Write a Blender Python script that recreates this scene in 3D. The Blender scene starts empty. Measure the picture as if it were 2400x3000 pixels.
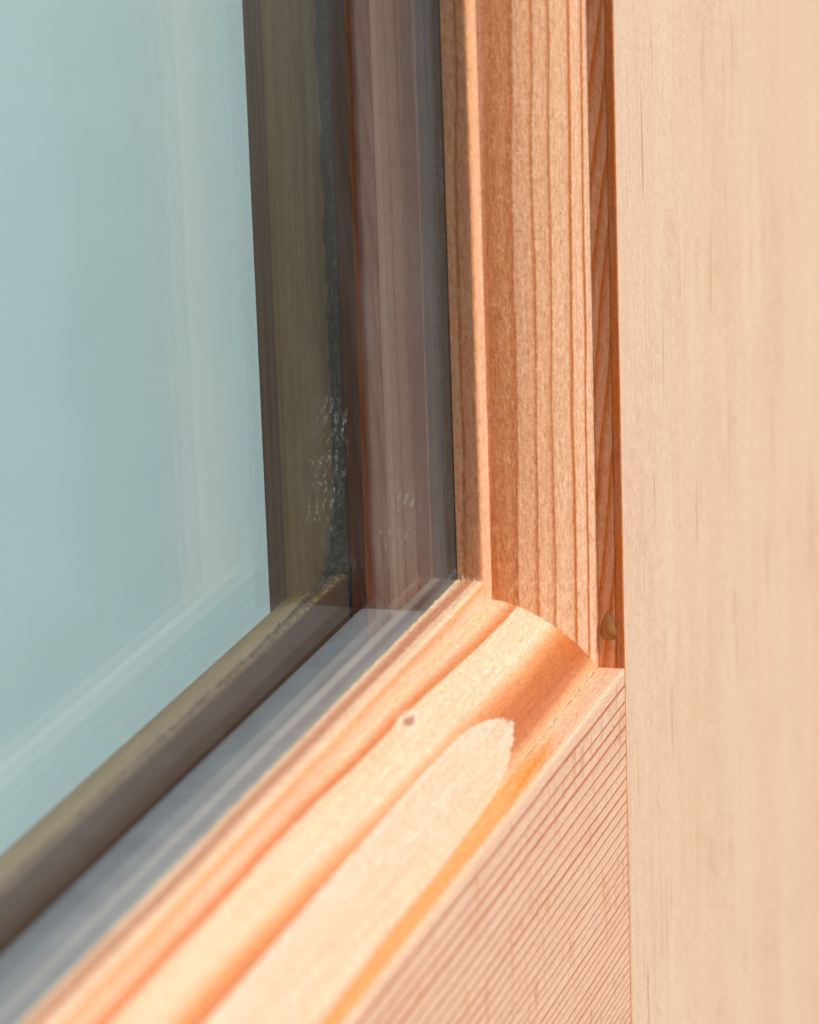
import bpy, math, random
from mathutils import Vector, Matrix, noise as mnoise
MM = 0.001
scene = bpy.context.scene
random.seed(7)

# ------------------------------------------------------------------ camera
th, ph, ro = 0.313148446, 0.281362604, -0.034616654
fw = Vector((math.cos(th)*math.cos(ph), math.sin(th)*math.cos(ph), -math.sin(ph)))
r0 = Vector((math.sin(th), -math.cos(th), 0)); u0 = r0.cross(fw)
rv = math.cos(ro)*r0 + math.sin(ro)*u0; uv = -math.sin(ro)*r0 + math.cos(ro)*u0
CAM = Vector((-354.114995, -91.637726, 123.35666))*MM
cd = bpy.data.cameras.new('camera'); cam = bpy.data.objects.new('camera', cd)
scene.collection.objects.link(cam); scene.camera = cam
M = Matrix(((rv.x, uv.x, -fw.x), (rv.y, uv.y, -fw.y), (rv.z, uv.z, -fw.z)))
cam.matrix_world = Matrix.Translation(CAM) @ M.to_4x4()
cd.sensor_fit = 'VERTICAL'; cd.sensor_height = 36; cd.sensor_width = 36
cd.lens = 129.675; cd.clip_start = 0.02; cd.clip_end = 50
cd.dof.use_dof = True; cd.dof.focus_distance = 0.381; cd.dof.aperture_fstop = 32.0; cd.dof.aperture_blades = 0

# ------------------------------------------------------------------ light
SUN_DIR = Vector((0.03, -0.695, 0.715)).normalized()      # towards the sun
world = bpy.data.worlds.new('World'); scene.world = world; world.use_nodes = True
wn = world.node_tree; bg = wn.nodes['Background']
sky = wn.nodes.new('ShaderNodeTexSky'); sky.sky_type = 'NISHITA'; sky.sun_disc = False
sky.sun_elevation = math.asin(SUN_DIR.z)
sky.air_density = 0.9; sky.dust_density = 1.3; sky.ozone_density = 1.0
sky.sun_rotation = math.atan2(SUN_DIR.x, SUN_DIR.y)
bg.inputs['Strength'].default_value = 0.15
wn.links.new(sky.outputs[0], bg.inputs['Color'])
sd = bpy.data.lights.new('sun', 'SUN'); sd.energy = 2.9; sd.angle = math.radians(0.6); sd.color = (1.0, 0.965, 0.92)
sun = bpy.data.objects.new('sun', sd); scene.collection.objects.link(sun)
sun.rotation_euler = SUN_DIR.to_track_quat('Z', 'Y').to_euler()
vs = scene.view_settings
vs.view_transform = 'Standard'; vs.look = 'None'; vs.gamma = 1; vs.exposure = 0.17; vs.use_curve_mapping = False
scene.render.engine = 'CYCLES'
scene.cycles.max_bounces = 10; scene.cycles.transparent_max_bounces = 14
scene.cycles.caustics_reflective = False; scene.cycles.caustics_refractive = False

# ------------------------------------------------------------------ node expressions
class G:
    """small wrapper: node-tree maths written as expressions"""
    def __init__(s, mat): s.nt = mat.node_tree
    def node(s, t, **k):
        n = s.nt.nodes.new(t)
        for a, b in k.items(): setattr(n, a, b)
        return n
    def link(s, v, sock):
        if isinstance(v, E): s.nt.links.new(v.o, sock)
        else: sock.default_value = v
    def m(s, op, *a, clamp=False):
        n = s.node('ShaderNodeMath', operation=op, use_clamp=clamp)
        for i, v in enumerate(a): s.link(v, n.inputs[i])
        return E(s, n.outputs[0])
    def uv(s):
        n = s.node('ShaderNodeUVMap', uv_map='mm'); x = s.node('ShaderNodeSeparateXYZ')
        s.nt.links.new(n.outputs[0], x.inputs[0])
        return E(s, x.outputs[0]), E(s, x.outputs[1])
    def obj(s):
        n = s.node('ShaderNodeTexCoord'); v = s.node('ShaderNodeVectorMath', operation='SCALE')
        s.nt.links.new(n.outputs['Object'], v.inputs[0]); v.inputs['Scale'].default_value = 1000
        x = s.node('ShaderNodeSeparateXYZ'); s.nt.links.new(v.outputs[0], x.inputs[0])
        return [E(s, x.outputs[i]) for i in range(3)]
    def vec(s, x, y, z=0.0):
        n = s.node('ShaderNodeCombineXYZ')
        for i, v in enumerate((x, y, z)): s.link(v, n.inputs[i])
        return E(s, n.outputs[0])
    def noise(s, x, y, z=0.0, detail=2, rough=.5, dist=0.0):
        n = s.node('ShaderNodeTexNoise'); s.link(s.vec(x, y, z), n.inputs['Vector'])
        n.inputs['Scale'].default_value = 1; n.inputs['Detail'].default_value = detail
        n.inputs['Roughness'].default_value = rough; n.inputs['Distortion'].default_value = dist
        return E(s, n.outputs[0])
    def voro(s, x, y, z=0.0, rnd=1.0):
        n = s.node('ShaderNodeTexVoronoi'); s.link(s.vec(x, y, z), n.inputs['Vector'])
        n.inputs['Scale'].default_value = 1; n.inputs['Randomness'].default_value = rnd
        return E(s, n.outputs['Distance'])
    def ss(s, v, a, b):                      # smoothstep a->b (either order)
        n = s.node('ShaderNodeMapRange', interpolation_type='SMOOTHSTEP')
        s.link(v, n.inputs[0])
        if isinstance(a, E) or isinstance(b, E) or a <= b:
            s.link(a, n.inputs[1]); s.link(b, n.inputs[2]); return E(s, n.outputs[0])
        n.inputs[1].default_value = b; n.inputs[2].default_value = a
        return 1 - E(s, n.outputs[0])
    def ramp(s, v, stops, interp='LINEAR'):
        n = s.node('ShaderNodeValToRGB'); s.link(v, n.inputs[0]); r = n.color_ramp; r.interpolation = interp
        while len(r.elements) > 1: r.elements.remove(r.elements[0])
        for i, (p, c) in enumerate(stops):
            e = r.elements[0] if i == 0 else r.elements.new(p)
            e.position = p; e.color = (*c, 1)
        return E(s, n.outputs[0])
    def mix(s, f, a, b, mode='MIX'):
        n = s.node('ShaderNodeMix', data_type='RGBA', blend_type=mode)
        s.link(f, n.inputs[0])
        for v, i in ((a, 6), (b, 7)):
            if isinstance(v, E): s.nt.links.new(v.o, n.inputs[i])
            else: n.inputs[i].default_value = (*v, 1)
        return E(s, n.outputs[2])
class E:
    def __init__(s, g, o): s.g = g; s.o = o
    def __add__(a, b): return a.g.m('ADD', a, b)
    __radd__ = __add__
    def __sub__(a, b): return a.g.m('SUBTRACT', a, b)
    def __rsub__(a, b): return a.g.m('SUBTRACT', b, a)
    def __mul__(a, b): return a.g.m('MULTIPLY', a, b)
    __rmul__ = __mul__
    def __truediv__(a, b): return a.g.m('DIVIDE', a, b)
    def exp(a): return a.g.m('EXPONENT', a)
    def abs(a): return a.g.m('ABSOLUTE', a)
    def min(a, b): return a.g.m('MINIMUM', a, b)
    def max(a, b): return a.g.m('MAXIMUM', a, b)
    def fract(a): return a.g.m('FRACT', a)
    def floor(a): return a.g.m('FLOOR', a)
    def clamp(a): return a.g.m('ADD', a, 0.0, clamp=True)

def new_mat(name):
    m = bpy.data.materials.new(name); m.use_nodes = True
    return m, G(m), m.node_tree.nodes['Principled BSDF']
def finish(g, b, col, height, rough=0.5, bump=0.03, spec=0.32):
    g.link(col, b.inputs['Base Color']); g.link(rough, b.inputs['Roughness'])
    b.inputs['Specular IOR Level'].default_value = spec
    n = g.node('ShaderNodeBump'); n.inputs['Strength'].default_value = 1.0
    n.inputs['Distance'].default_value = bump*MM
    g.link(height, n.inputs['Height']); g.nt.links.new(n.outputs[0], b.inputs['Normal'])

PALE = (0.80, 0.53, 0.345)
def speck(g, s, t, col, amt=.5, along=.45):
    """fine fibre mottling common to every planed surface; returns colour and height"""
    f1 = g.noise(s*3.0, t*along*1.6, 3.1, 4, .72)
    f2 = g.noise(s*2.6, t*.09, 7.7, 3, .6)
    f3 = g.noise(s*4.0, t*2.6, 1.3, 3, .75)
    v = (f1-.5)*2.1 + (f2-.5)*1.0 + (f3-.5)*1.6
    c = g.mix((.5+v*amt).clamp(), (0.80, 0.63, 0.51), (1.20, 1.20, 1.22))
    return g.mix(1.0, col, c, 'MULTIPLY'), f1*1.2+f2*.8+f3*1.6

# ---- stile moulding -------------------------------------------------------
def mat_stile_moulding():
    m, g, b = new_mat('planed_wood_stile_moulding'); s, t = g.uv()
    w = g.noise(t*.05, s*.22, 2.0, 2)
    jit = g.noise(s*3, t*1.2, 9.0, 3, .7)
    sp = s + (t-36.0)*0.012 + (w-.5)*.95 + (jit-.5)*.24
    L = 22.2
    late, mid, pale, pal2 = (0.55, 0.165, 0.04), (0.66, 0.33, 0.15), (0.82, 0.50, 0.29), (0.86, 0.56, 0.355)
    red = (0.70, 0.30, 0.115)
    stops = [(0.00, mid), (2.70, mid), (2.85, pal2), (3.96, pal2), (4.11, late), (4.30, late), (4.49, (.78,.47,.28)), (4.91, pal2), (6.05, pale), (6.22, late), (6.42, late),
             (6.71, (.76,.45,.26)), (7.57, pale), (9.08, pale), (9.23, late), (9.48, (.66,.30,.13)), (9.88, (.82,.455,.25)), (11.17, (.83,.47,.265)), (11.27, late), (11.52, (.62,.26,.10)),
             (11.76, (.81,.435,.23)), (13.34, (.82,.45,.245)), (13.58, late), (13.93, (.58,.22,.08)), (14.53, red), (16.16, red), (16.64, pal2), (18.85, pale), (19.33, (.86,.41,.19)), (20.80, (.86,.39,.175)), (21.04, late), (21.33, (.88,.44,.21))]
    col = g.ramp(sp/L, [(p/L, c) for p, c in stops])
    # chatter marks left by the cutter across the middle rings
    ch = g.noise(s*.9, t*1.5, 5.0, 2, .6)
    band = g.ss(s, 9.3, 10.0)*g.ss(s, 13.9, 13.1)
    col = g.mix((g.ss(ch, .48, .7)*band*.28), col, (.86, .58, .36))
    fb = g.ss(g.noise(s*1.8, t*.5, 29.0, 4, .7), .46, .66)*g.ss(s, 13.3, 14.0)
    col = g.mix(fb*.5, col, (.82, .47, .24))
    fl = g.ss(g.noise(s*2.4, t*.8, 21.0, 3, .65), .53, .68)
    col = g.mix(fl*.42, col, (.55, .20, .065))
    pf = g.ss(g.noise(s*2.8, t*1.0, 63.0, 3, .7), .60, .70)
    col = g.mix(pf*.45, col, (.93, .68, .47))
    # quirk: long slanting rings and one hairline shake
    qd = (s + t*.11)*.85 + (g.noise(t*.03, s*.3, 1.0, 2)-.5)*1.6
    qr = qd.fract()
    qcol = g.mix(g.ss(qr, .35, .93)*g.ss(qr, 1.0, .96), (.82, .43, .22), (.66, .20, .02))
    qcol = g.mix(g.ss(s, .95, .75), qcol, g.mix(g.ss(g.noise(s*.8, t*.09, 13.0), .42, .62), (.68, .25, .09), (.74, .21, .03)))
    crk = (s - 0.86 - (g.noise(t*.09, 3.0, 4.0)-.5)*.25).abs()
    qcol = g.mix(g.ss(crk, .07, .03)*.8, qcol, (.30, .12, .02))
    isq = g.ss(s, 2.72, 2.66)
    col = g.mix(isq, col, qcol)
    col, h = speck(g, s, t, col, .85)
    h = h + ch*band*.7 - g.ss(crk, .09, .02)*isq*1.2
    finish(g, b, col, h, .46, .045)
    return m

# ---- stile front face -----------------------------------------------------
def mat_stile_front():
    m, g, b = new_mat('planed_wood_stile_face'); x, t = g.uv()
    base = g.mix(g.ss(g.noise(x*.09, t*.010, 3.0, 2), .34, .66), (.775, .595, .42), (.77, .56, .385))
    w = x + (g.noise(x*.1, t*.03, 8.0)-.5)*1.6
    st = g.noise(w*.5, t*.020, 5.0, 4, .65)
    base = g.mix(g.ss(st, .50, .74)*.22, base, (.66, .41, .26))
    base = g.mix(g.ss(st, .48, .28)*.25, base, (.86, .65, .47))
    # short dark vessel streaks
    th_ = g.noise(w*.95, t*.042, 11.0, 2, .5)
    ln = g.ss(th_, .665, .70)
    base = g.mix(ln*.65, base, (.50, .23, .10))
    th2 = g.ss(g.noise(w*1.9, t*.045, 71.0, 2, .5), .58, .70)
    base = g.mix(th2*.30, base, (.60, .33, .18))
    # flecks
    fk = g.ss(g.noise(x*1.2, t*1.9, 61.0, 2, .6), .62, .74)
    base = g.mix(fk*.32, base, (.64, .33, .17))
    # darker, slightly torn patches where the plane lifted the grain
    pz = g.ss(g.noise(x*.055, t*.022, 33.0, 2), .54, .66)
    rip = g.noise(x*.25 + t*.35, t*.25 - x*.05, 37.0, 3, .6)
    base = g.mix(pz*g.ss(rip, .35, .65)*.28, base, (.64, .40, .25))
    ed = g.ss(x, 5.0, .2)
    fine = g.noise(x*2.2, t*.02, 41.0, 2)
    base = g.mix(g.ss(fine, .48, .66)*ed*.5, base, (.60, .36, .18))
    col, h = speck(g, x*.5, t, base, .42, .5)
    h = h + rip*pz*1.5
    finish(g, b, col, h - ln*1.4, .5, .03)
    return m

# ---- rail moulding --------------------------------------------------------
def mat_rail_moulding():
    m, g, b = new_mat('planed_wood_rail_moulding'); s, t = g.uv()
    w1 = g.noise(t*.035, s*.08, 2.5, 2) - .5
    jit = g.noise(s*2.6, t*.55, 4.0, 4, .7) - .5
    sp = s + w1*.9 + jit*.14
    # tongue of early wood ending at a ragged tip
    rag = (g.noise(s*2.2, t*.30, 14.0, 4, .75) - .5)
    T0 = 28.6
    tt = t - T0 + rag*8.0*g.ss(t, 42.0, 24.0)
    L = 6.9 + 3.2*(1 - (tt*-.17).exp()) + w1*.5
    R = 6.1 - 3.35*(1 - (tt*-.20).exp()) - (t-T0).max(0.0)*.012
    e = (L - sp).min(sp - R)
    tongue = g.ss(e, -.10, .14)
    # wide late-wood zone round it
    zt = 10.3 + (t-24.0).max(0.0).min(75.0)*.031
    u = zt - sp                                     # >0 inside the zone
    deep = g.ramp(u/8.0, [(0.0, (.80, .54, .345)), (.07, (.76, .42, .21)), (.17, (.66, .27, .09)), (.32, (.53, .155, .035)), (.56, (.46, .13, .03)), (.72, (.52, .18, .06)), (.86, (.68, .38, .19)), (1.0, (.74, .44, .23))])
    pale = g.mix(g.ss(g.noise(s*.6, t*.06, 17.0, 2), .3, .7), (.81, .53, .325), (.81, .555, .365))
    # finer rings between zone and glass
    r1 = sp - (13.8 + (t-15.0).max(0.0).min(55.0)*.030)
    m1 = g.ss(r1, -.08, .12)*g.ss(r1, 1.75, .25)
    r2 = sp - (18.1 + (g.noise(t*.05, 6.0, 2.0)-.5)*.8)
    m2 = g.ss(r2, -.3, .5)*g.ss(r2, 1.5, .6)
    r3 = sp - 20.3
    m3 = g.ss(r3, -.1, .1)*g.ss(r3, 1.5, .8)
    pale = g.mix(m1*.95, pale, (.57, .19, .05))
    pale = g.mix(m2*.7, pale, (.72, .33, .10))
    pale = g.mix(m3*.85, pale, (.54, .22, .10))
    edge = g.ss(sp, 21.45, 21.75)
    pale = g.mix(edge, pale, (.76, .57, .36))
    inz = g.ss(u, -.15, .1)
    col = g.mix(inz, pale, deep)
    # quirk ledge: pale near the joint, then honey-coloured late wood
    qk = g.ss(s, 2.85, 2.68)
    honey = g.ss(t + (g.noise(s*1.5, t*.2, 22.0)-.5)*8.0, 20.0, 31.0)
    qc = g.mix(honey, (.80, .53, .33), (.78, .40, .13))
    hl = (s - 1.5 + (t-28.0)*.035 + jit*.5).abs()
    qc = g.mix(g.ss(hl, .45, .15)*honey*g.ss(t, 44.0, 34.0), qc, (.76, .29, .05))
    qc = g.mix(g.ss(s, .62, .3)*.9, qc, (.82, .57, .37))
    col = g.mix(qk, col, qc)
    tin = g.mix(g.ss(g.noise(s*.5, t*.08, 27.0, 3, .6), .35, .65), (.79, .56, .39), (.77, .515, .345))
    col = g.mix(tongue, col, tin)
    # little pitch fleck by the second ring
    kx = ((t-45.6)*.38); ky = (s-14.2)
    kd = g.m('SQRT', kx*kx + ky*ky)*.72 + jit*.5
    col = g.mix(g.ss(kd, .95, .45), col, (.82, .60, .42))
    col = g.mix(g.ss(kd + (g.noise(s*4.0, t*3.0, 2.0, 2)-.5)*.5, .50, .16)*.85, col, (.34, .15, .07))
    # hairline dark gap where ledge and moulding meet
    gp = (s - 2.80 + (g.noise(t*.6, 2.0, 3.0)-.5)*.12).abs()
    gm = g.ss(gp, .05, .015)*g.ss(g.noise(t*.55, 9.0, 1.0, 3, .7), .46, .56)*g.ss(t, 34.0, 26.0)
    col = g.mix(gm*.7, col, (.09, .05, .03))
    lt = g.ss((s-2.98).abs(), .14, .04)*g.ss(g.noise(t*.4, 19.0, 1.0, 3, .7), .5, .6)*g.ss(t, 40.0, 28.0)
    col = g.mix(lt*.7, col, (.86, .68, .50))
    fuzz = g.noise(s*3.5 + t*.6, t*1.6, 51.0, 3, .7)
    col, h = speck(g, s, t*.55, col, .75, .8)
    finish(g, b, col, h + fuzz*1.5 - gm*3.0 - tongue*.5, .46, .05)
    return m

# ---- rail front face ------------------------------------------------------
def mat_rail_front():
    m, g, b = new_mat('planed_wood_rail_face'); x, z = g.uv()        # x along, z height (<0)
    w = g.noise(x*.03, z*.13, 4.0, 3) - .5
    wob = g.noise(x*.28, z*.7, 6.0, 3, .6) - .5
    zz = z + w*.8 + wob*.14 + (x*.004)
    ph_ = zz*(.58 - zz*.0075) + (g.noise(3.0, zz*.45, 1.0, 3)-.5)*.95
    fr = ph_.fract()
    dep = g.noise(x*.35, ph_.floor()*3.7, 2.0, 2)
    wid = g.noise(7.0, ph_.floor()*1.37, 4.0, 1)
    ln = g.ss(fr + (wid-.5)*.16, .71, .88)*g.ss(fr, 1.0, .95)
    soft = g.ss(fr, .25, .95)*.22
    base = g.mix(g.ss(g.noise(x*.05, z*.15, 9.0), .3, .7), (.81, .565, .40), (.79, .52, .36))
    col = g.mix(soft, base, (.60, .30, .17))
    col = g.mix((ln*(.6+dep*.6)).clamp(), col, (.53, .17, .07))
    # upright saw marks
    sw = g.noise(x*1.0, z*.11, 15.0, 3, .6)
    sm = g.ss(sw, .59, .645)
    sm2 = g.ss(g.noise(x*1.9, z*.09, 25.0, 2), .55, .75)
    col = g.mix(sm*.6, col, (.62, .28, .11))
    col = g.mix(sm2*.22, col, (.86, .68, .53))
    fk = g.ss(g.noise(x*.8+z*.9, z*2.2, 35.0, 3, .65), .58, .70)
    col = g.mix(fk*.45*g.ss(z, -4.0, -14.0), col, (.55, .24, .10))
    col = g.mix(g.ss(z, -.62, -.25), col, (.80, .55, .36))
    col, h = speck(g, z, x, col, .42, .5)
    finish(g, b, col, h - ln*.8 - sm*.8, .5, .035)
    return m

# ---- rear glazing beads, weathered ----------------------------------------
def mat_bead():
    m, g, b = new_mat('oiled_wood_glazing_bead'); s, t = g.uv()
    sp = s + (g.noise(t*.04, s*.2, 3.0)-.5)*1.4
    f = g.noise(sp*1.1, t*.015, 8.0, 3, .6)
    col = g.mix(g.ss(f, .35, .68), (.95, .58, .20), (.74, .34, .08))
    ch = g.noise(sp*2.2, t*.02, 18.0, 3, .6)
    col2 = g.mix(g.ss(ch, .4, .65), (.52, .22, .09), (.34, .12, .045))
    stn = g.ss(s + (g.noise(t*.22, s*.5, 6.0, 4, .7)-.5)*3.2, 1.9, 1.5)
    col = g.mix(stn*.8, col, (.17, .085, .04))
    mot = g.ss(g.noise(s*.7, t*.12, 44.0, 4, .7), .45, .65)
    col = g.mix(mot*.35, col, (.50, .27, .10))
    col = g.mix(g.ss(s, 9.85, 9.95), col, col2)
    col = g.mix(g.ss(s, 20.0, 20.1), col, (.22, .11, .05))
    col, h = speck(g, s, t, col, .4)
    finish(g, b, col, h, .5, .04)
    return m

def mat_simple(name, col, rough, spec=.5, var=.3, sc=.6):
    m, g, b = new_mat(name); x, y, z = g.obj()
    n = g.noise(x*sc, y*sc, z*sc, 4, .65)
    c = g.mix(g.ss(n, .3, .7), tuple(v*(1-var) for v in col), tuple(min(1, v*(1+var)) for v in col))
    finish(g, b, c, n, rough, .08, spec)
    return m

def mat_sealant():
    m, g, b = new_mat('crumbly_sealant'); x, y, z = g.obj()
    n = g.noise(x*1.4, y*1.4, z*1.4, 4, .7); v = g.voro(x*1.3, y*1.3, z*1.3)
    c = g.mix(g.ss(n, .46, .62), (.30, .16, .075), (.55, .37, .18))
    c = g.mix(g.ss(v, .22, .08)*.6, c, (.72, .66, .48))
    finish(g, b, c, n + v, .6, .12, .15)
    return m

def mat_resin():
    m, g, b = new_mat('amber_resin'); x, y, z = g.obj()
    n = g.noise(x*1.2, y*1.2, z*1.2, 3)
    g.link(g.mix(n, (.38, .145, .02), (.48, .23, .05)), b.inputs['Base Color'])
    b.inputs['Roughness'].default_value = .35
    b.inputs['Coat Weight'].default_value = .15; b.inputs['Subsurface Weight'].default_value = .3
    b.inputs['Subsurface Radius'].default_value = (.001, .0005, .0002)
    return m

def mat_glass(name, tint, dirt, ior, refl):
    """pane: clear transmission plus Fresnel mirror on both skins, with dried specks"""
    m = bpy.data.materials.new(name); m.use_nodes = True; g = G(m); nt = m.node_tree
    nt.nodes.remove(nt.nodes['Principled BSDF']); out = nt.nodes['Material Output']
    geo = g.node('ShaderNodeNewGeometry'); bf = E(g, geo.outputs['Backfacing'])
    fr = g.node('ShaderNodeFresnel'); g.link(ior + bf*(1/ior-ior), fr.inputs['IOR'])
    tr = g.node('ShaderNodeBsdfTransparent'); tr.inputs[0].default_value = (*tint, 1)
    gl = g.node('ShaderNodeBsdfGlossy'); gl.inputs['Roughness'].default_value = 0.0; gl.inputs[0].default_value = (*refl, 1)
    mx = g.node('ShaderNodeMixShader'); nt.links.new(fr.outputs[0], mx.inputs[0])
    nt.links.new(tr.outputs[0], mx.inputs[1]); nt.links.new(gl.outputs[0], mx.inputs[2])
    x, y, z = g.obj()
    mask = dirt(g, x, y, z)
    df = g.node('ShaderNodeBsdfDiffuse'); df.inputs[0].default_value = (.62, .63, .60, 1)
    m2 = g.node('ShaderNodeMixShader'); g.link(mask, m2.inputs[0])
    nt.links.new(mx.outputs[0], m2.inputs[1]); nt.links.new(df.outputs[0], m2.inputs[2])
    nt.links.new(m2.outputs[0], out.inputs[0])
    return m

def dirt_haze_front(g, x, y, z):
    # dust thickest beside the stile (x about -12.3 mm) and by the rail (z about 12.3 mm)
    edge = g.ss(x, -21.0, -13.0)
    v = g.voro(x*3.2, 1.0, z*3.2); n = g.noise(x*.5, 2.0, z*.25, 3)
    dust = g.ss(v, .22, .08)*g.ss(n, .38, .6)*(.10 + edge*.75)
    # rubbed, dried smear
    dx = (x+30.0)/9.0; dz = (z-24.0)/5.0
    blob = g.ss(dx*dx + dz*dz, 1.0, .1)
    sm = g.ss(g.noise(x*.9 - z*.5, 3.0, z*1.1, 4, .75, .6), .55, .70)*blob*.22 + g.ss(g.noise(x*.12, 7.0, z*.05, 3, .6), .5, .75)*.02
    return (dust*.7 + sm + g.ss(x, -26.0, -14.0)*.035).clamp()  # last term: even haze painted in to lift the dark reflection by the stile
def dirt_rear(g, x, y, z):
    dx = (x+19.5)/8.0; dz = (z-27.0 - (x+19.5)*.55)/8.5
    blob = g.ss(dx*dx + dz*dz, 1.0, .25)
    v = g.voro(x*1.3, 1.0, z*.95); ring = g.ss((v-.36).abs(), .09, .02)
    n = g.ss(g.noise(x*.8, 4.0, z*.55, 3, .7), .48, .60)
    v2 = g.ss(g.voro(x*3.0, 6.0, z*2.4), .16, .06)*g.ss(g.noise(x*.6, 9.0, z*.3, 2), .45, .6)
    low = g.ss(z, 18.0, 14.5)*g.ss(z, 12.9, 13.6)*g.ss(g.noise(x*.16+z*.2, 3.0, z*.9-x*.25, 4, .7), .54, .68)*.22
    return ((ring*n*.6 + v2*.6)*blob + low).clamp()

# ------------------------------------------------------------------ mesh helpers
def link(name, me, parent=None, mats=()):
    o = bpy.data.objects.new(name, me); scene.collection.objects.link(o)
    for mt in mats: me.materials.append(mt)
    if parent: o.parent = parent
    return o
def build(name, verts, faces, uvs=None, mats=(), mi=None, parent=None, sharp=38):
    me = bpy.data.meshes.new(name)
    me.from_pydata([tuple(c*MM for c in v) for v in verts], [], faces)
    if uvs:
        ul = me.uv_layers.new(name='mm'); k = 0
        for f in uvs:
            for u_ in f: ul.data[k].uv = u_; k += 1
    o = link(name, me, parent, mats)
    if mi:
        for p_, i in zip(me.polygons, mi): p_.material_index = i
    me.polygons.foreach_set('use_smooth', [True]*len(me.polygons))
    me.set_sharp_from_angle(angle=math.radians(sharp))
    me.update()
    return o

# moulding profile, (d = depth behind the front face, a = projection past the arris), mm
def profile():
    # the sharp outer edge is eased a little
    pts = [(0.0, -.16), (.035, -.06), (.10, -.01), (.2, 0.0), (1.0, 0.0), (1.9, 0.0), (2.75, 0.0)]
    arc = [(2.75, 0.0), (3.12, 1.2), (3.85, 3.1), (5.25, 5.6), (7.1, 7.85), (9.0, 9.3), (10.3, 9.85), (11.25, 9.95)]
    P = [tuple(2*arc[0][i]-arc[1][i] for i in (0, 1))] + arc + [tuple(2*arc[-1][i]-arc[-2][i] for i in (0, 1))]
    for i in range(1, len(P)-2):
        for k in range(1, 9):
            t = k/8; p0, p1, p2, p3 = P[i-1:i+3]
            pts.append(tuple(.5*(2*p1[j] + (p2[j]-p0[j])*t + (2*p0[j]-5*p1[j]+4*p2[j]-p3[j])*t*t + (3*p1[j]-p0[j]-3*p2[j]+p3[j])*t**3) for j in (0, 1)))
    pts += [(11.25, 11.2), (11.25, 12.45)]
    for k in range(1, 7):
        an = math.pi/2*k/6; pts.append((11.65-.4*math.cos(an), 12.45+.4*math.sin(an)))
    pts += [(12.6, 12.85), (13.3, 12.85), (14.0, 12.85)]
    return pts
PROF = profile()
SARC = [0.0]
for i in range(1, len(PROF)): SARC.append(SARC[-1] + math.dist(PROF[i-1], PROF[i]))
off = SARC[PROF.index((1.0, 0.0))] - 1.0
SARC = [s-off for s in SARC]
def a_of(d):
    for i in range(1, len(PROF)):
        if PROF[i][0] >= d and PROF[i][0] > PROF[i-1][0]:
            f = (d-PROF[i-1][0])/(PROF[i][0]-PROF[i-1][0]); return PROF[i-1][1] + f*(PROF[i][1]-PROF[i-1][1])
    return PROF[-1][1]

W_STILE, TH, REB = 130.0, 37.4, 3.6
Y1, T_GL, Y2 = 14.0, 0.8, 24.67

sash = bpy.data.objects.new('window_sash', None); scene.collection.objects.link(sash)
sash['label'] = 'pale wooden window sash corner with moulded stile and rail around double glass'
sash['category'] = 'window'

M_SM, M_SF, M_RM, M_RF = mat_stile_moulding(), mat_stile_front(), mat_rail_moulding(), mat_rail_front()
M_BEAD = mat_bead()

# ------------------------------------------------------------------ stile
def lumps(t, k, amp):           # slight waviness of a hand-finished edge
    return amp*(mnoise.noise(Vector((t*.35, k*3.3, 1.7))) + .5*mnoise.noise(Vector((t*1.7, k*5.1, 4.2))))
def make_stile():
    sec = [(W_STILE, 0.0)] + [(x, 0.0) for x in (90, 60, 35, 18, 8, 3, 1)] + [(-a, d) for d, a in PROF] + [(-REB, 14.0), (-REB, TH), (W_STILE, TH)]
    su = [None]*8 + SARC + [None]*3
    zs = [-170.0, -90, -60] + [-45 + i*1.0 for i in range(0, 126)] + [90, 110, 150, 220, 330, 450]
    V, F, U, MI = [], [], [], []
    for z in zs:
        for k, (x, y) in enumerate(sec):
            j = lumps(z, k if k > 14 else 1, .018) if 8 <= k < 8+len(PROF) else 0
            V.append((x + j, y, z))
    n = len(sec)
    for i in range(len(zs)-1):
        for k in range(n):
            k2 = (k+1) % n
            F.append((i*n+k, i*n+k2, (i+1)*n+k2, (i+1)*n+k))
            if k < 8:
                MI.append(1); U.append([(sec[k][0], zs[i]), (sec[k2][0], zs[i]), (sec[k2][0], zs[i+1]), (sec[k][0], zs[i+1])])
            elif su[k] is not None and su[k2] is not None and k2:
                MI.append(0); U.append([(su[k], zs[i]), (su[k2], zs[i]), (su[k2], zs[i+1]), (su[k], zs[i+1])])
            else:
                MI.append(1); q = [V[v] for v in F[-1]]; U.append([(c[0]+c[1]+40, c[2]) for c in q])
    F.append(tuple(range(n-1, -1, -1))); MI.append(1); U.append([(sec[k][0], sec[k][1]) for k in range(n-1, -1, -1)])
    F.append(tuple((len(zs)-1)*n+k for k in range(n))); MI.append(1); U.append([(sec[k][0], sec[k][1]) for k in range(n)])
    return build('stile', V, F, U, (M_SM, M_SF), MI, sash)
stile = make_stile()

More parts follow.
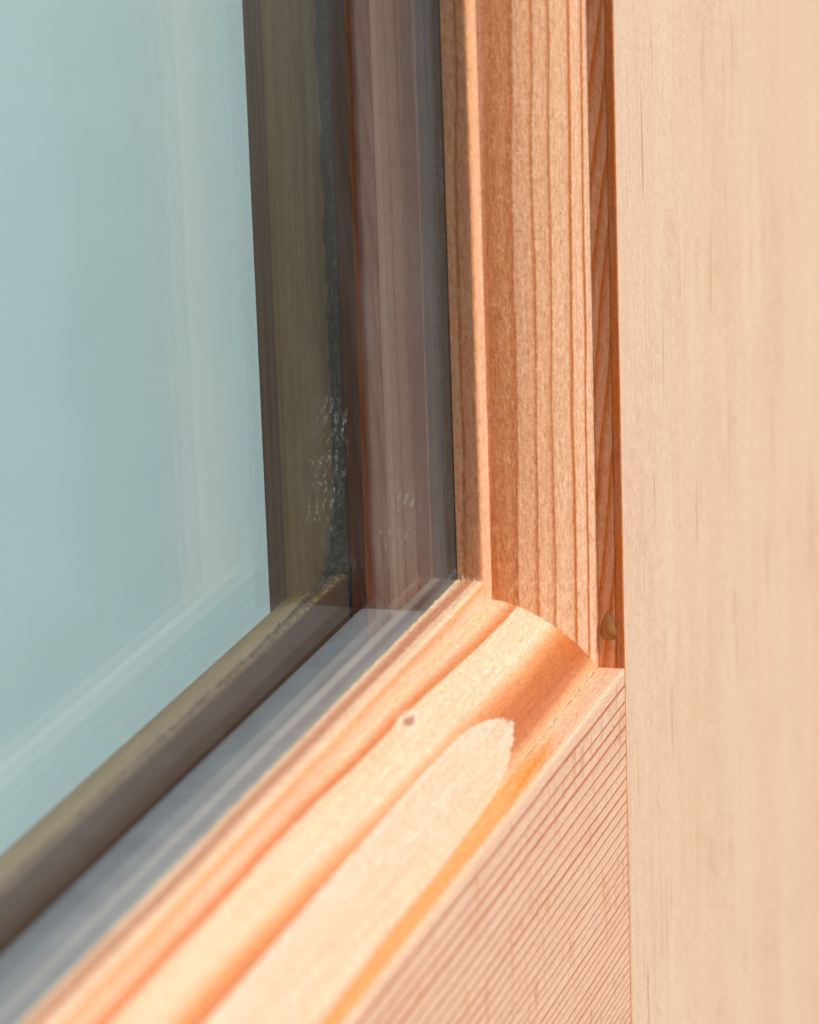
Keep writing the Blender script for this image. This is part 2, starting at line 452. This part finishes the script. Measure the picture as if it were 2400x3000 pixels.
# ------------------------------------------------------------------ rail, coped over the stile
def make_rail():
    zb = -110.0
    sec = [(.05, z) for z in (zb, -70, -40, -20, -8, -3, -1)] + [(d+.05, a) for d, a in PROF] + [(14.05, REB), (TH, REB), (TH, zb)]
    # (d, z)
    su = [None]*7 + SARC + [None]*3
    us = [0, .0005] + [.001*i for i in range(1, 300)] + [.32, .36, .4, .45, .5, .6, .8, 1.0]
    XE = -430.0
    V, F, U, MI = [], [], [], []
    for u_ in us:
        for k, (d, z) in enumerate(sec):
            xe = -.02 if k < 9 else (-min(a_of(d), 9.95) + .25 if k < 7+len(PROF) else -REB+.2)
            x = xe + (XE-xe)*u_
            j = lumps(x, k if k > 14 else 1, .02) if 7 <= k < 7+len(PROF) else 0
            if 7+len(PROF)-3 <= k < 7+len(PROF):
                j += (k-(7+len(PROF)-4))/3*.13*(mnoise.noise(Vector((x*1.1, 3.0, 8.0))) + .8*mnoise.noise(Vector((x*3.1, 5.0, 2.0))))
            V.append((x, d, z + j))
    n = len(sec)
    for i in range(len(us)-1):
        for k in range(n):
            k2 = (k+1) % n
            f = (i*n+k, i*n+k2, (i+1)*n+k2, (i+1)*n+k); F.append(f)
            q = [V[v] for v in f]
            if k < 7: MI.append(1); U.append([(c[0], c[2]) for c in q])
            elif su[k] is not None and su[k2] is not None and k2:
                MI.append(0); U.append([(su[kk], -V[v][0]) for kk, v in zip((k, k2, k2, k), f)])
            else: MI.append(1); U.append([(c[0], c[2]-c[1]) for c in q])
    for base in (0, (len(us)-1)*n):
        ring = [base+k for k in range(n)]
        if base: ring = ring[::-1]
        F.append(tuple(ring)); MI.append(1); U.append([(V[v][1], V[v][2]) for v in ring])
    return build('bottom_rail', V, F, U, (M_RM, M_RF), MI, sash)
rail = make_rail()

# ------------------------------------------------------------------ glass
def box(name, lo, hi, mat, parent):
    V = [(x, y, z) for x in (lo[0], hi[0]) for y in (lo[1], hi[1]) for z in (lo[2], hi[2])]
    F = [(0, 1, 3, 2), (4, 6, 7, 5), (0, 4, 5, 1), (2, 3, 7, 6), (0, 2, 6, 4), (1, 5, 7, 3)]
    return build(name, V, F, None, (mat,), None, parent)
gm1 = mat_glass('clear_glass_front', (.985, .99, .985), dirt_haze_front, 1.58, (.76, .92, 1))
gm2 = mat_glass('clear_glass_rear', (.975, .992, .985), dirt_rear, 1.66, (.84, .96, 1))
p1 = box('glass_pane', (-428, Y1+.07, REB+.4), (-REB-.4, Y1+.07+T_GL, 440), gm1, sash); p1['label'] = 'front glass pane with dust beside the stile'
p2 = box('glass_pane', (-428, Y2, REB+.4), (-REB-.4, Y2+T_GL, 440), gm2, sash); p2['label'] = 'rear glass pane with dried specks in the corner'

# ------------------------------------------------------------------ spacer bars between the panes
msp = mat_simple('grey_spacer', (.32, .35, .37), .38, .5, .10, .25)
def prism(name, sec, ax, ends, mat, shift=0.0, n=1, wob=0.0, parent=sash):
    """sec: (y, a) loop; ax 'z': upright at x=-a, 'x': lying at z=a; ends = start (function of a) and finish"""
    V, F, U = [], [], []; sl = [0.0]
    for i in range(1, len(sec)+1): sl.append(sl[-1] + math.dist(sec[i-1], sec[i % len(sec)]))
    m_ = len(sec)
    for i in range(n+1):
        for k, (y, a) in enumerate(sec):
            st = ends[0](a); t = st + (ends[1]-st)*(i/n)**1.6
            aa = a + (wob*mnoise.noise(Vector((t*.9, k*2.1, 3.0))) if wob else 0)
            V.append((-aa, y, t) if ax == 'z' else (-t, y, aa))
    for i in range(n):
        for k in range(m_):
            k2 = (k+1) % m_; f = (i*m_+k, i*m_+k2, (i+1)*m_+k2, (i+1)*m_+k); F.append(f if ax == 'z' else f[::-1])
            q = [(sl[k], V[f[0]]), (sl[k+1], V[f[1]]), (sl[k+1], V[f[2]]), (sl[k], V[f[3]])]
            if ax != 'z': q = q[::-1]
            U.append([(s_, (v[2] if ax == 'z' else -v[0])) for s_, v in q])
    for base, rev in ((0, True), (n*m_, False)):
        r_ = [base+k for k in range(m_)]
        if rev ^ (ax != 'z'): r_ = r_[::-1]
        F.append(tuple(r_)); U.append([(0, 0)]*m_)
    return build(name, V, F, U, (mat,), None, parent)
mes = mat_simple('mirrored_gap_dark', (.04, .027, .018), .5, .3, .2, .5)
es = box('mirrored_gap_strip', (-13.05, Y1+.9, 13.2), (-9.5, Y1+1.15, 440), mes, sash); es['label'] = 'thin dark strip added for the mirrored gap, behind the front pane'  # added strip: draws the dark line of the gap mirrored in the glass
sp_sec = [(Y1+.95, REB), (Y2-.05, REB), (Y2-.05, 8.8), (Y2-.35, 9.2), (Y2-1.0, 9.35), (Y1+.95, 9.35)]
prism('spacer_bar', sp_sec[::-1], 'z', (lambda a: REB+.5, 440), msp)
prism('spacer_bar', [(y, a-.05) for y, a in sp_sec][::-1], 'x', (lambda a: REB+.5, 428), msp)

# ------------------------------------------------------------------ rear glazing beads, splayed and chamfered
YB = Y2 + T_GL + .05
bd = [(YB, 12.75), (YB+.6, 12.75), (34.35, 8.0), (37.2, 5.2), (37.35, REB+.02), (YB, REB+.02)]
SLB = [0.0]
for i in range(1, 6): SLB.append(SLB[-1] + math.dist(bd[i-1], bd[i]))
prism('glazing_bead', bd, 'z', (lambda a: a, 440), M_BEAD, n=40)
prism('glazing_bead', bd, 'x', (lambda a: a, 428), M_BEAD, n=40)

# crumbly sealant squeezed out behind the rear pane: upright and lying bead
msl = mat_sealant()
def sealant(ax, n, length, w0, cor, lam):
    V, F = [], []
    m_ = 9
    for i in range(n+1):
        t = 11.2 + (length-11.2)*i/n
        nz = lambda k, sc: mnoise.noise(Vector((t*sc, k*1.9, 7.0 if ax == 'z' else 2.0)))
        wd = max(.25, w0 + w0*1.0*nz(0, .16) + w0*.7*nz(1, .6) + cor*math.exp(-(t-11.2)/lam))
        for k in range(m_):
            f = k/(m_-1)
            y = YB+.1 + wd*f
            a = 12.75 - max(0, (y-(YB+.6)))*(4.75/(34.35-YB-.6))
            bulge = math.sin(math.pi*min(1, max(0, f)))*(.30 + .60*abs(nz(k, 1.3)) + .40*nz(k+9, 3.0))
            aa = a + (bulge if 0 < k < m_-1 else -.12)
            V.append((-aa, y, t) if ax == 'z' else (-t, y, aa))
    for i in range(n):
        for k in range(m_-1):
            f = (i*m_+k, i*m_+k+1, (i+1)*m_+k+1, (i+1)*m_+k); F.append(f[::-1] if ax == 'z' else f)
    return build('sealant', V, F, None, (msl,), None, sash, 60)
sealant('z', 260, 120, .55, 3.4, 9.0)
sealant('x', 420, 140, .7, 4.6, 15.0)

# ------------------------------------------------------------------ resin drop on the quirk of the stile
def resin():
    V, F = [], []; n, m_ = 14, 18
    cz, cy = 4.2, 1.7
    for i in range(n+1):
        r_ = i/n
        for k in range(m_):
            an = 2*math.pi*k/m_
            sy = .92*(1-.30*math.sin(an)); szv = 1.7*(1+.25*math.sin(an))
            hx = .40*max(0, 1-r_**1.8)*(1-.35*r_*math.sin(an))
            V.append((-hx + .03, cy + sy*r_*math.cos(an)*1.0, cz + szv*r_*math.sin(an)))
    for i in range(n):
        for k in range(m_):
            F.append((i*m_+k, (i+1)*m_+k, (i+1)*m_+(k+1) % m_, i*m_+(k+1) % m_))
    o = build('resin_drop', V, F, None, (mat_resin(),), None, sash, 80); o['label'] = 'amber resin drop on the edge of the stile'
    return o
resin()

# ------------------------------------------------------------------ loose wood fibres at cut edges
def fibres():
    V, F = [], []
    rnd = random.Random(3)
    def strand(p, d, L, r_):
        d = Vector(d).normalized(); sidev = d.cross(Vector((rnd.uniform(-1, 1), rnd.uniform(-1, 1), rnd.uniform(-1, 1)))).normalized(); s2 = d.cross(sidev)
        bend = sidev*rnd.uniform(-.5, .5); b0 = len(V); N = 4
        for i in range(N+1):
            f = i/N; c = Vector(p) + d*L*f + bend*L*f*f; rr = r_*(1-.75*f)
            for k in range(3):
                an = 2.094*k; V.append(tuple(c + (sidev*math.cos(an) + s2*math.sin(an))*rr))
        for i in range(N):
            for k in range(3): F.append((b0+i*3+k, b0+i*3+(k+1) % 3, b0+(i+1)*3+(k+1) % 3, b0+(i+1)*3+k))
    U_ = rnd.uniform
    for _ in range(70):                                  # torn end of the rail's top fillet
        d = U_(11.0, 14.0); a = a_of(d)
        strand((-a-U_(-.1, .4), d, a+U_(-.15, .05)), (U_(.0, 1), U_(-.7, .7), U_(.1, 1)), U_(.35, 1.0), U_(.03, .075))
    for _ in range(16):
        strand((-12.3-U_(0, 1), U_(13.2, 14), 12.25), (U_(-.4, 1), U_(-.4, .4), U_(.3, 1)), U_(.5, 1.1), U_(.04, .09))
    for _ in range(70):                                  # along the coped joint
        d = U_(2.8, 11); a = a_of(d)
        strand((-a-.05, d, a), (U_(-.5, .5), U_(-1, 0), U_(.2, 1)), U_(.12, .4), U_(.012, .028))
    for _ in range(60):                                  # foot of the ovolo along the ledge
        t = U_(1, 34); strand((-t, 2.75+U_(-.2, .1), .05), (U_(-1, 1), U_(-.8, .3), U_(.1, .7)), U_(.2, .6), U_(.012, .03))
    for _ in range(40):                                  # hairs on the stile quirk
        strand((-.02, U_(1.9, 2.8), U_(6, 60)), (-1, U_(-1, 1), U_(-1, .6)), U_(.2, .6), U_(.01, .018))
    for _ in range(26):                                  # hairs at the arris
        strand((0.0, .02, U_(2, 66)), (U_(-1, .2), -1, U_(-1, 1)), U_(.1, .3), U_(.01, .016))
    m, g, b = new_mat('loose_fibre'); x, y, z = g.obj()
    g.link(g.mix(g.noise(x*.8, y*.8, z*.8), (.84, .66, .46), (.78, .50, .28)), b.inputs['Base Color']); b.inputs['Roughness'].default_value = .6
    o = build('loose_fibres', V, F, None, (m,), None, sash, 80); o['kind'] = 'stuff'
fibres()

# ------------------------------------------------------------------ wall beyond the glass
def wall():
    m, g, b = new_mat('pale_blue_green_render'); x, y, z = g.obj()
    n = g.noise(x*.02, y*.02, z*.02, 4, .6)
    c = g.mix(g.ss(n, .3, .7), (.60, .785, .76), (.63, .805, .78))
    finish(g, b, c, n, .7, .5)
    c0 = CAM + fw*1.7
    o = build('rendered_wall', [(x_*1000, y_, z_*1000) for x_ in (-1.6, 1.6) for y_ in (0, 120) for z_ in (-1.3, 1.6)],
              [(0, 1, 3, 2), (4, 6, 7, 5), (0, 4, 5, 1), (2, 3, 7, 6), (0, 2, 6, 4), (1, 5, 7, 3)], None, (m,))
    o.location = (c0.x, c0.y, 0); o.rotation_euler = (0, 0, math.radians(-24))
    o['label'] = 'blurred pale blue green wall seen through the glass'; o['category'] = 'wall'
wall()
